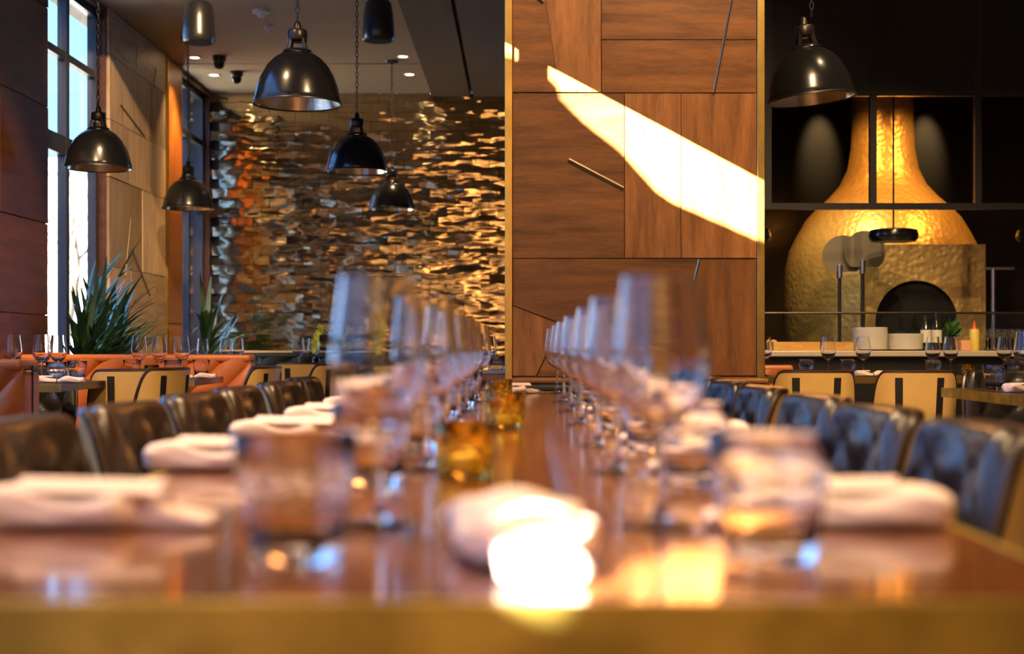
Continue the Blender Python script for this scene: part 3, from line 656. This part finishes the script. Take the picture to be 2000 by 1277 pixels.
# ------------------------------------------------------------------ benches
def quilt_bench(name, x0, x1, y0, y1, h, mat, lb, sp=.17, seat=True, cap=None, ang=1.0):
    e = empty(name, ((x0 + x1) / 2, y0, 0)); tag(e, lb, 'bench'); w = x1 - x0; d = y1 - y0; b = MB(); nx = max(12, int(w / .011))
    zt = h - .025; a0 = math.floor((-w / 2 - zt * ang) / sp); a1 = math.ceil((w / 2 - .42 * ang) / sp)
    def fn(u, v):                       # grid lines run along the stitched diagonals
        z = .42 + (zt - .42) * v; a = a0 + (a1 - a0) * u; x = max(-w / 2, min(w / 2, a * sp + z * ang))
        g = abs(math.sin(PI * a)) ** .55; ed = min(1, (w / 2 - abs(x)) / .03)
        return (x, -.030 * g * ed - .004, z)
    b.grid(fn, (a1 - a0) * 10, 16); b.build('quilted_back', mat, e, 70)
    rl = MB().bbox(-w / 2, w / 2, -.030, d, h - .042, h, .018, 4); rl.build('top_roll', mat, e, 50)
    MB().bbox(-w / 2, w / 2, .0, d, .05, h - .05, .012, 2).build('frame', mat, e, 50)
    if cap: MB().bbox(-w / 2, w / 2, -.02, d + .01, h, h + .018, .005).build('cap_rail', cap, e)
    if seat: MB().bbox(-w / 2, w / 2, -.5, -.005, .30, .46, .03, 3).build('seat', mat, e, 50); MB().box(-w / 2 + .03, w / 2 - .03, -.46, .0, 0, .30).build('plinth', 'black_metal', e)
    MB().box(-w / 2 + .03, w / 2 - .03, .01, d - .01, 0, .06).build('foot', 'black_metal', e)
    return e
quilt_bench('banquette', -2.83, -1.53, 8.05, 8.20, .866, 'leather_orange', 'long orange leather banquette with diagonal stitched channels')
quilt_bench('banquette', -2.28, -1.1, 10.76, 10.91, .862, 'leather_green', 'dark green leather banquette with tan wooden cap rail', cap='cream_edge', sp=.22)
bo = quilt_bench('banquette', -2.84, xat(50, 5.30), 5.28, 5.46, .862, 'leather_orange', 'end of an orange leather banquette in front of the small table', seat=False)
MB().tube([((xat(50, 5.3) + 2.84) / 2 + .002, .09, .06), ((xat(50, 5.3) + 2.84) / 2 + .002, .09, .84)], .004, 6).build('end_seam', 'rim_dark', bo)
quilt_bench('banquette', -.30, .52, 7.0, 7.12, .775, 'leather_orange', 'orange bench back with pale piped top behind the long table', seat=False, cap='cream_edge')
quilt_bench('banquette', CX0 + .03, CX1 - .02, 5.40, 5.575, .77, 'leather_black', 'black leather bench back against the foot of the column', seat=False, cap='veneer_h')
quilt_bench('banquette', 1.36, 1.63, 8.54, 8.60, .80, 'leather_orange', 'orange bench back in front of the kitchen pass', seat=False)

# ------------------------------------------------------------------ tables
tb = empty('long_table', (-.035, 0, 0)); tag(tb, 'long glossy dark wood dining table with brass edge', 'table')
Y0, Y1, HW = .887, 5.05, .425
MB().box(-HW + .008, HW - .008, Y0 + .008, Y1 - .008, .70, .75).build('tabletop', 'table_wood', tb)
eb = MB().box(-HW, HW, Y0, Y0 + .008, .685, .7505).box(-HW, HW, Y1 - .008, Y1, .685, .7505).box(-HW, -HW + .008, Y0 + .008, Y1 - .008, .685, .7505).box(HW - .008, HW, Y0 + .008, Y1 - .008, .685, .7505)
eb.build('brass_edge', 'brass_aged', tb)
for y in (1.5, 4.4):
    MB().bbox(-.06, .06, y - .06, y + .06, .03, .70, .008).build('pedestal', 'black_metal', tb); MB().bbox(-.13, .13, y - .30, y + .30, 0, .03, .008).build('base', 'black_metal', tb)
ZT = .745
def small_table(x0, x1, y0, y1, lb, brass='y', ox=0, oy=0, br=.22):
    e = empty('small_table', ((x0 + x1) / 2, (y0 + y1) / 2, 0)); tag(e, lb, 'table'); a, b = (x1 - x0) / 2, (y1 - y0) / 2
    MB().bbox(-a + .004, a - .004, -b + .004, b - .004, ZT - .035, ZT, .002, 1).build('tabletop', 'side_table_wood', e)
    if brass == 'y': MB().box(-a, a, -b - .003, -b + .004, ZT - .036, ZT + .001).build('brass_edge', 'brass', e)
    else: MB().box(-a - .003, -a + .004, -b, b, ZT - .036, ZT + .001).build('brass_edge', 'brass_aged', e)
    MB().tube([(ox, oy, .02), (ox, oy, ZT - .035)], .035, 16).build('pedestal', 'black_metal', e, True); MB().lathe([(0, 0), (br, 0), (br, .015), (.04, .025), (0, .025)], 28, c=(ox, oy, 0)).build('base', 'black_metal', e, 40)
    return e
small_table(-2.78, -2.035, 6.28, 7.16, 'small dark table with brass front edge beside the orange bench end')
small_table(-2.02, -1.655, 7.2, 7.93, 'small dark table in front of the orange banquette', 'y', .08, -.185, .15)
small_table(-2.3, -1.645, 9.36, 10.0, 'small dark table in front of the green banquette')
small_table(1.686, 2.5, 4.7, 5.70, 'small table with greenish brass edge beside the black leather chairs', 'x')
small_table(1.30, 3.05, 7.78, 8.45, 'dark table behind the two tan backed chairs')
small_table(-.45, .5, 7.35, 8.0, 'dark table behind the orange bench back beyond the long table')
# ------------------------------------------------------------------ tableware
def make_glass():
    e = empty('wine_glass', (0, 0, 0)); H = .222
    bo = [(.004, .0865), (.014, .090), (.028, .102), (.0385, .120), (.0425, .138), (.0422, .152), (.039, .180), (.0355, .205), (.0335, H)]
    inn = [(.0326, H), (.0344, .205), (.0379, .180), (.0411, .152), (.0414, .138), (.0374, .121), (.0268, .1040), (.013, .0935), (0, .0915)]
    MB().lathe([(0, .0865)] + bo + inn, 40).build('bowl', 'clear_glass', e, 60)
    MB().lathe([(0, .005), (.012, .0058), (.0055, .012), (.0038, .025), (.0036, .060), (.0040, .0864), (0, .0864)], 20).build('stem', 'clear_glass', e, True)
    MB().lathe([(0, 0), (.036, 0), (.0365, .0012), (.030, .003), (.012, .0056), (0, .0049)], 32).build('foot', 'clear_glass', e, True)
    return e
def make_tumbler():
    e = empty('water_tumbler', (0, 0, 0)); H = .095
    def mod(a, z):
        k = max(0, min(1, (.060 - z) / .008)) * (1 if z > .006 else .6)
        return 1 - .055 * k * abs(math.sin(a * 5))
    ou = [(0, 0), (.033, 0), (.035, .003), (.0365, .012), (.039, .03), (.0415, .05), (.043, .058), (.0445, .066), (.0475, H - .001)]
    inn = [(.0468, H), (.0458, H - .001), (.0428, .064), (.0385, .045), (.0345, .018), (.030, .0135), (0, .0125)]
    MB().lathe(ou + inn, 60, mod=lambda a, z: mod(a, z)).build('glass', 'clear_glass', e, 50)
    return e
def make_votive():
    e = empty('votive_holder', (0, 0, 0)); H = .068
    ou = [(0, 0), (.030, 0), (.034, .003), (.036, .02), (.037, .045), (.0375, H - .001)]; inn = [(.0365, H), (.0345, H - .001), (.032, .03), (.030, .012), (0, .010)]
    MB().lathe(ou + inn, 40, mod=lambda a, z: 1 + .03 * math.sin(a * 7 + z * 180) * math.sin(z * 220)).build('cup', 'amber_glass', e, 60)
    MB().lathe([(0, .0105), (.019, .0105), (.019, .026), (0, .026)], 20).build('candle', 'wax', e)
    return e
def make_napkin(kind):
    e = empty('rolled_napkin', (0, 0, 0)); L = .215; q = MB(); rnd = random.Random(5 + kind)
    def fn(u, v):                              # lies along local x, flat below
        x = (v - .5) * L; a = 2 * PI * u
        if kind == 0: w = .034 + .010 * abs(v - .45) ; h = .034 if v < .62 else .034 - .016 * min(1, (v - .62) / .08); w *= 1 if v < .62 else 1 - .45 * min(1, (v - .62) / .08)
        else: p = math.exp(-((v - .45) / .10) ** 2); w = .030 * (1 - .35 * p) + .008 * abs(v - .5); h = .030 * (1 - .38 * p)
        f = 1 + .05 * math.sin(3 * a + 9 * v) + .03 * math.sin(7 * a - 14 * v)
        c, s_ = math.cos(a), math.sin(a)
        y = w * sg(c, .75) * f; z = h / 2 * (1 + sg(s_, .75) * (f if s_ > 0 else 1)) + (.004 * math.sin(11 * v + kind) if s_ > 0 else 0)
        k = .80 if (v < .01 or v > .99) else 1
        return (x, y * k, h / 2 + (z - h / 2) * k)
    q.grid(fn, 36, 30, True); n = 36; q.f.append(tuple(range(n))); q.f.append(tuple(range(30 * n, 31 * n))[::-1]); q.build('cloth', 'napkin', e, 60)
    fo = MB().grid(lambda u, v: (-.07 + .13 * u + .01 * v, -.026 + .05 * v, .0345 + .010 * math.sin(PI * v) - .002 * u) if kind == 0 else (-.10 + .07 * u, -.022 + .044 * v, .0295 + .005 * math.sin(PI * v)), 8, 8); fo.build('fold', 'napkin', e, 60)
    if kind == 1:
        tie = [(-.011 + .0006 * math.sin(i), .0225 * math.cos(2 * PI * i / 20), .0110 + .0115 * math.sin(2 * PI * i / 20)) for i in range(20)]; MB().tube(tie, .0022, 6, closed=True).build('tie', 'tie_dark', e, True)
    return e
SRC = {'g': make_glass(), 't': make_tumbler(), 'v': make_votive(), 'n': make_napkin(0), 'r': make_napkin(1)}
CAT = {'g': 'wine glass', 't': 'tumbler', 'v': 'votive', 'n': 'napkin', 'r': 'napkin'}
def put(k, x, y, z, lb, grp=None, rz=None, sc=1.0):
    s = SRC[k]
    if s.name in used: o = copy_tree(s)
    else: o = s; used.add(s.name)
    o.location = (x, y, z); o.rotation_euler.z = random.uniform(0, 6) if rz is None else rz; o.scale = (sc, sc, sc); tag(o, lb, CAT[k], grp); return o
TZ = .75
gl_x = [(-.126, 1.26), (-.122, 1.84), (-.125, 2.38), (-.130, 2.95), (-.135, 3.5), (-.128, 4.1), (xat(921, 4.78), 4.78)]
gr_x = [(.123, 1.26), (.122, 1.80), (.123, 2.28), (.122, 2.90), (.122, 3.50), (.123, 4.10), (xat(1088, 4.86), 4.86)]
for i in range(7):
    for side, P, sgn in (('window', gl_x, -1), ('kitchen', gr_x, 1)):
        far = ORD[i]; x, y = P[i]; ys = SY[i]
        put('g', x, y, TZ, '%s wine glass from the brass table end, %s side row of the long table' % (far, side), 'wine glasses of the long table, %s side' % side)
        tx = sgn * (.172 + (.02 if sgn > 0 else 0)) + random.uniform(-.008, .008); ty = 1.07 if i == 0 else ys - .20 + random.uniform(-.02, .02)
        put('t', tx, ty, TZ, '%s water tumbler from the brass table end, on the %s side of the long table' % (far, side), 'tumblers of the long table, %s side' % side)
        put('n', sgn * .345 - (.03 if sgn < 0 else .075) , ys - .02 + random.uniform(-.02, .02), TZ, '%s rolled napkin from the brass table end, on the %s side of the long table' % (far, side), 'napkins of the long table, %s side' % side, random.uniform(-.06, .06) + (0 if sgn < 0 else PI))
fn_ = put('n', .004, 1.055, TZ, 'sunlit rolled napkin at the brass end of the long table', None, -PI / 2 + .12, 1.0); fn_.scale = (1.0, 1.45, 1.12)
put('n', -.02, 4.86, TZ, 'rolled napkin at the column end of the long table', None, .5, .85)
for x, y, lb in ((-.069, 1.74, 'amber glass votive closest to the brass table end'), (-.030, 2.80, 'amber glass votive in the middle of the long table'), (-.062, 4.0, 'amber glass votive towards the column end of the long table')): put('v', x, y, TZ, lb, 'amber votives on the long table')
# small tables
def on(k, px, Y, lb, grp=None, rz=None, z=ZT, sc=1.0): return put(k, xat(px, Y), Y, z, lb, grp, rz, sc)
A = 'on the small table beside the orange bench end'
on('g', 25, 6.75, 'wine glass rising behind the orange bench end'); on('g', 82, 6.62, 'larger wine glass in front, ' + A, None, None, ZT); on('g', 114, 7.02, 'wine glass at the back, ' + A)
on('t', 110, 6.55, 'tumbler beside the napkin, ' + A); on('t', 151, 6.95, 'tumbler at the far edge, ' + A); on('t', 52, 7.0, 'tumbler half hidden by the orange bench end')
on('r', 118, 6.45, 'tied napkin ' + A, None, .06)
Bt = 'on the table in front of the orange banquette'
on('g', 272, 7.75, 'wine glass closest to the window, ' + Bt); on('g', 311, 7.68, 'middle wine glass of three, ' + Bt); on('g', 355, 7.55, 'wine glass beside the napkin, ' + Bt)
on('t', 258, 7.45, 'tumbler closest to the window, ' + Bt); on('t', 338, 7.42, 'tumbler beside the napkin, ' + Bt); on('t', 393, 7.78, 'tumbler behind the napkin, ' + Bt)
on('v', 296, 7.5, 'amber votive between the wine glasses, ' + Bt); on('r', 383, 7.36, 'tied napkin ' + Bt, None, .05, ZT, .95)
Ct = 'on the table in front of the green banquette'
on('g', 396, 9.75, 'wine glass over the orange banquette, ' + Ct); on('g', 441, 9.7, 'wine glass at the middle, ' + Ct); on('g', 464, 9.55, 'wine glass next to the napkin, ' + Ct)
on('t', 497, 9.8, 'tumbler ' + Ct); on('r', 508, 9.5, 'tied napkin ' + Ct, None, .05)
small_table(-1.56, -1.12, 9.62, 10.22, 'small dark table with yellow orchid in front of the green banquette')
Dt = 'on the small table with yellow orchid'
on('g', 583, 9.8, 'wine glass closest to the orange banquette, ' + Dt); on('g', 612, 9.75, 'wine glass beside the orchid, ' + Dt)
Et = 'on the table before the pass'
on('g', 1493, 8.0, 'wine glass half hidden by the column edge, ' + Et); on('g', 1618, 8.1, 'whole wine glass nearest the column, ' + Et); on('g', 1686, 8.0, 'wine glass in the gap between the two tan chairs, ' + Et)
on('g', 1822, 8.05, 'wine glass farther from the votive in a pair, ' + Et); on('g', 1857, 8.12, 'wine glass nearer the votive in a pair, ' + Et)
on('t', 1575, 8.15, 'tumbler behind the tan backed chair by the column, ' + Et); on('t', 1657, 8.2, 'tumbler near the gap between the tan backed chairs, ' + Et); on('t', 1823, 7.95, 'tumbler in front of the pair of glasses, ' + Et)
on('v', 1890, 8.0, 'amber votive ' + Et); on('r', 1708, 7.9, 'tied napkin ' + Et, None, .1)
Ft = 'on the greenish brass edged table'
on('t', 1943, 5.5, 'tumbler standing alone at the edge, ' + Ft); gg = on('g', 2002, 5.35, 'wine glass with white printed letters, ' + Ft, None, 0.0); on('g', 1962, 8.1, 'wine glass past the amber votive, ' + Et); on('t', 1978, 8.25, 'tumbler past the amber votive, ' + Et); on('r', 2016, 5.12, 'tied napkin ' + Ft, None, .3, ZT + .0015)
# white lettering around the bowl of that glass
cu_ = bpy.data.curves.new('lettering', 'FONT'); cu_.body = 'ST'; cu_.size = .016; cu_.extrude = .0002
to = bpy.data.objects.new('lettering_src', cu_); C.objects.link(to); bpy.context.view_layer.update()
me = bpy.data.meshes.new_from_object(to); bpy.data.objects.remove(to)
for v in me.vertices:
    z = .138 + v.co.y; r = .0431 + v.co.z; a = -PI / 2 - .62 + v.co.x / .043; v.co = (r * math.cos(a), r * math.sin(a), z)
me.materials.append(M['print_white']); lt = bpy.data.objects.new('lettering', me); C.objects.link(lt); lt.parent = gg; lt['label'] = 'small white printed letters ST'
Gt = 'on the dark table beyond the long table'
on('g', 955, 7.6, 'wine glass beside the column edge, ' + Gt); on('t', 972, 7.5, 'tumbler beside the column edge, ' + Gt); on('g', 897, 7.7, 'wine glass farther from the column, ' + Gt)
# stemmed coupes on the kitchen pass
cp = empty('coupe_glass', (0, 0, 0)); MB().lathe([(.004, .075), (.02, .085), (.034, .105), (.038, .135)], 28).build('bowl', 'bowl_glass', cp, True); MB().lathe([(0, 0), (.03, 0), (.03, .002), (.006, .006), (.0035, .02), (.004, .070), (.014, .081), (0, .083)], 24).build('stem', 'clear_glass', cp, True)
for i in range(6):
    o = cp if i == 0 else copy_tree(cp); o.location = (xat(1929 + i * 13, 8.85 + .07 * (i % 2)), 8.85 + .07 * (i % 2), ZP); tag(o, 'small stemmed glass, %s from the yellow squeeze bottle on the kitchen pass' % ORD[i], 'glass', 'small stemmed glasses on the pass')

# ------------------------------------------------------------------ plants
def blade(L, w, bend, mat, fold=.25):
    def fn(u, v):
        ww = w * (math.sin(PI * min(1, .06 + v * .94)) ** .7) * (1 - .35 * v); s = (u - .5) * 2
        return (s * ww / 2, bend * v * v * L + abs(s) * ww * fold * .4, L * (v - .25 * bend * v * v))
    me = MB().grid(fn, 2, 9).mesh('leaf', True); me.materials.append(M[mat]); return me
BL = [blade(.62, .050, .35, 'leaf_green'), blade(.55, .045, .6, 'leaf_green'), blade(.66, .05, .15, 'leaf_blue'), blade(.50, .055, .5, 'leaf_light'), blade(.58, .040, .9, 'leaf_blue'), blade(.45, .035, .7, 'leaf_green')]
def plant(x, y, z0, n, lb, hs=(0, .45), scale=1.0, seed=1, pot=True):
    rnd = random.Random(seed); e = empty('leafy_plant', (x, y, 0)); tag(e, lb, 'plant', 'plants by the windows')
    MB().lathe([(0, 0), (.11, 0), (.13, z0), (.12, z0), (.115, z0 - .03), (0, z0 - .03)], 24).build('pot', 'pot_dark', e, 40)
    MB().tube([(0, 0, z0 - .05), (.01, 0, z0 + hs[1] * .8)], .014, 8).build('stem', 'bark', e, True)
    for i in range(n):
        o = bpy.data.objects.new('leaf', rnd.choice(BL)); C.objects.link(o); o.parent = e; a = rnd.choice((PI, 2 * PI, 1.5 * PI)) + rnd.gauss(0, .35); a = -a if math.sin(a) > 0 else a
        o.location = (.01 * math.sin(a), .01 * math.cos(a), z0 + rnd.uniform(*hs) * rnd.uniform(.3, 1)); s = scale * rnd.uniform(.55, 1.05); o.scale = (s, s, s)
        tl = rnd.uniform(.02, .75); o.rotation_euler = (-tl, 0, a)
for i, (x, y, z0, n, sc_, lb) in enumerate(((-2.69, 8.73, .55, 95, .92, 'leafy green plant closest to the dark wooden pier, behind the orange banquette'), (-2.69, 9.02, .55, 95, .92, 'leafy green plant in the middle of the window, behind the orange banquette'), (-2.68, 9.33, .55, 85, .85, 'leafy green plant beside the pale wooden pier, behind the orange banquette'), (-2.68, 12.05, .55, 80, .95, 'leafy plant in the corner in front of the mirrored bricks'))): plant(x, y, z0, n, lb, (0, .52), sc_ * 1.2, i + 3)
def orchid(px, Y, z, h, lb, seed):
    rnd = random.Random(seed); e = empty('yellow_orchid', (xat(px, Y), Y, z)); tag(e, lb, 'flowers', 'yellow orchids')
    MB().lathe([(0, 0), (.028, 0), (.036, .03), (.022, .09), (.026, .10), (.02, .10), (0, .02)], 20).build('vase', 'bottle_dark', e, 40)
    pts = [(0, 0, .05), (-.01, 0, h * .5), (-.03, 0, h * .8), (.0, 0, h)]; MB().tube(pts, .003, 6).build('stem', 'stem_green', e, True)
    fl_ = MB()
    for k in range(5): a = k * 2 * PI / 5; fl_.grid(lambda u, v: ((math.cos(a) * v * .026 - math.sin(a) * (u - .5) * .022 * math.sin(PI * (v * .9 + .1))), -.006 * v, math.sin(a) * v * .026 + math.cos(a) * (u - .5) * .022 * math.sin(PI * (v * .9 + .1))), 2, 3)
    me = fl_.mesh('blossom', True); me.materials.append(M['flower_yellow'])
    for k in range(11): o = bpy.data.objects.new('blossom', me); C.objects.link(o); o.parent = e; t = .35 + .65 * k / 10; o.location = (-.02 * math.sin(t * 5) + rnd.uniform(-.02, .02), -.01, h * t); o.rotation_euler = (rnd.uniform(-.5, .5), rnd.uniform(0, 6), rnd.uniform(-.6, .6))
orchid(617, 9.95, ZT, .30, 'yellow orchid in a dark vase in front of the green banquette', 2)
small_table(-1.0, -.45, 9.5, 10.1, 'small dark table with a second yellow orchid near the column')
orchid(745, 9.8, ZT, .36, 'yellow orchid in a dark vase on the small table nearer the column', 4)

# ------------------------------------------------------------------ added unseen warm spots on the high ceiling, each brightening one area
def fill_spot(x, y, to, p, size=60, lb=''):
    e = empty('fill_spotlight', (x, y, ZN)); tag(e, lb, 'spotlight', 'added unseen spotlights on the high ceiling'); MB().lathe([(0, 0), (.05, 0), (.05, -.12), (.045, -.13), (0, -.10)], 24).build('housing', 'black_metal', e, 40)
    spot((x, y, ZN - .15), to, p, (1, .66, .33), size, .7, .05)
fill_spot(.9, 3.6, (.45, 5.6, 2.2), 240, 75, 'added unseen spotlight aimed at the wooden column')
fill_spot(-.1, 2.6, (-.05, 2.8, .75), 220, 75, 'added unseen spotlight aimed at the middle of the long table')
fill_spot(.0, .2, (0, 1.1, .75), 130, 70, 'added unseen spotlight aimed at the brass end of the long table')
fill_spot(1.6, 1.2, (.75, 1.9, .8), 150, 60, 'added unseen spotlight aimed at the black leather chairs')
fill_spot(-1.9, 4.6, (-2.2, 7.2, .7), 300, 60, 'added unseen spotlight aimed at the orange banquettes')
fill_spot(-1.6, 6.2, (-2.857, 8.15, 1.3), 220, 26, 'added unseen spotlight aimed at the dark wooden pier')
fill_spot(1.9, 5.4, (2.0, 7.9, .8), 220, 60, 'added unseen spotlight aimed at the tan backed chairs')
fill_spot(0, -2.5, (-.5, -4.2, 2.2), 650, 130, 'added unseen spotlight washing the wall behind the long table')
fill_spot(-1.2, 6.6, (-2.85, 10.6, 1.7), 560, 34, 'added unseen spotlight aimed at the pale wooden pier')
fill_spot(-1.4, 3.2, (-.75, 2.4, .7), 240, 60, 'added unseen spotlight aimed at the brown leather chairs')
fill_spot(2.3, 6.4, (2.4, 8.9, .95), 160, 45, 'added unseen spotlight aimed at the plates on the kitchen pass')
fill_spot(1.2, 4.0, (1.98, 5.75, .72), 230, 45, 'added unseen spotlight aimed at the greenish brass edged table')
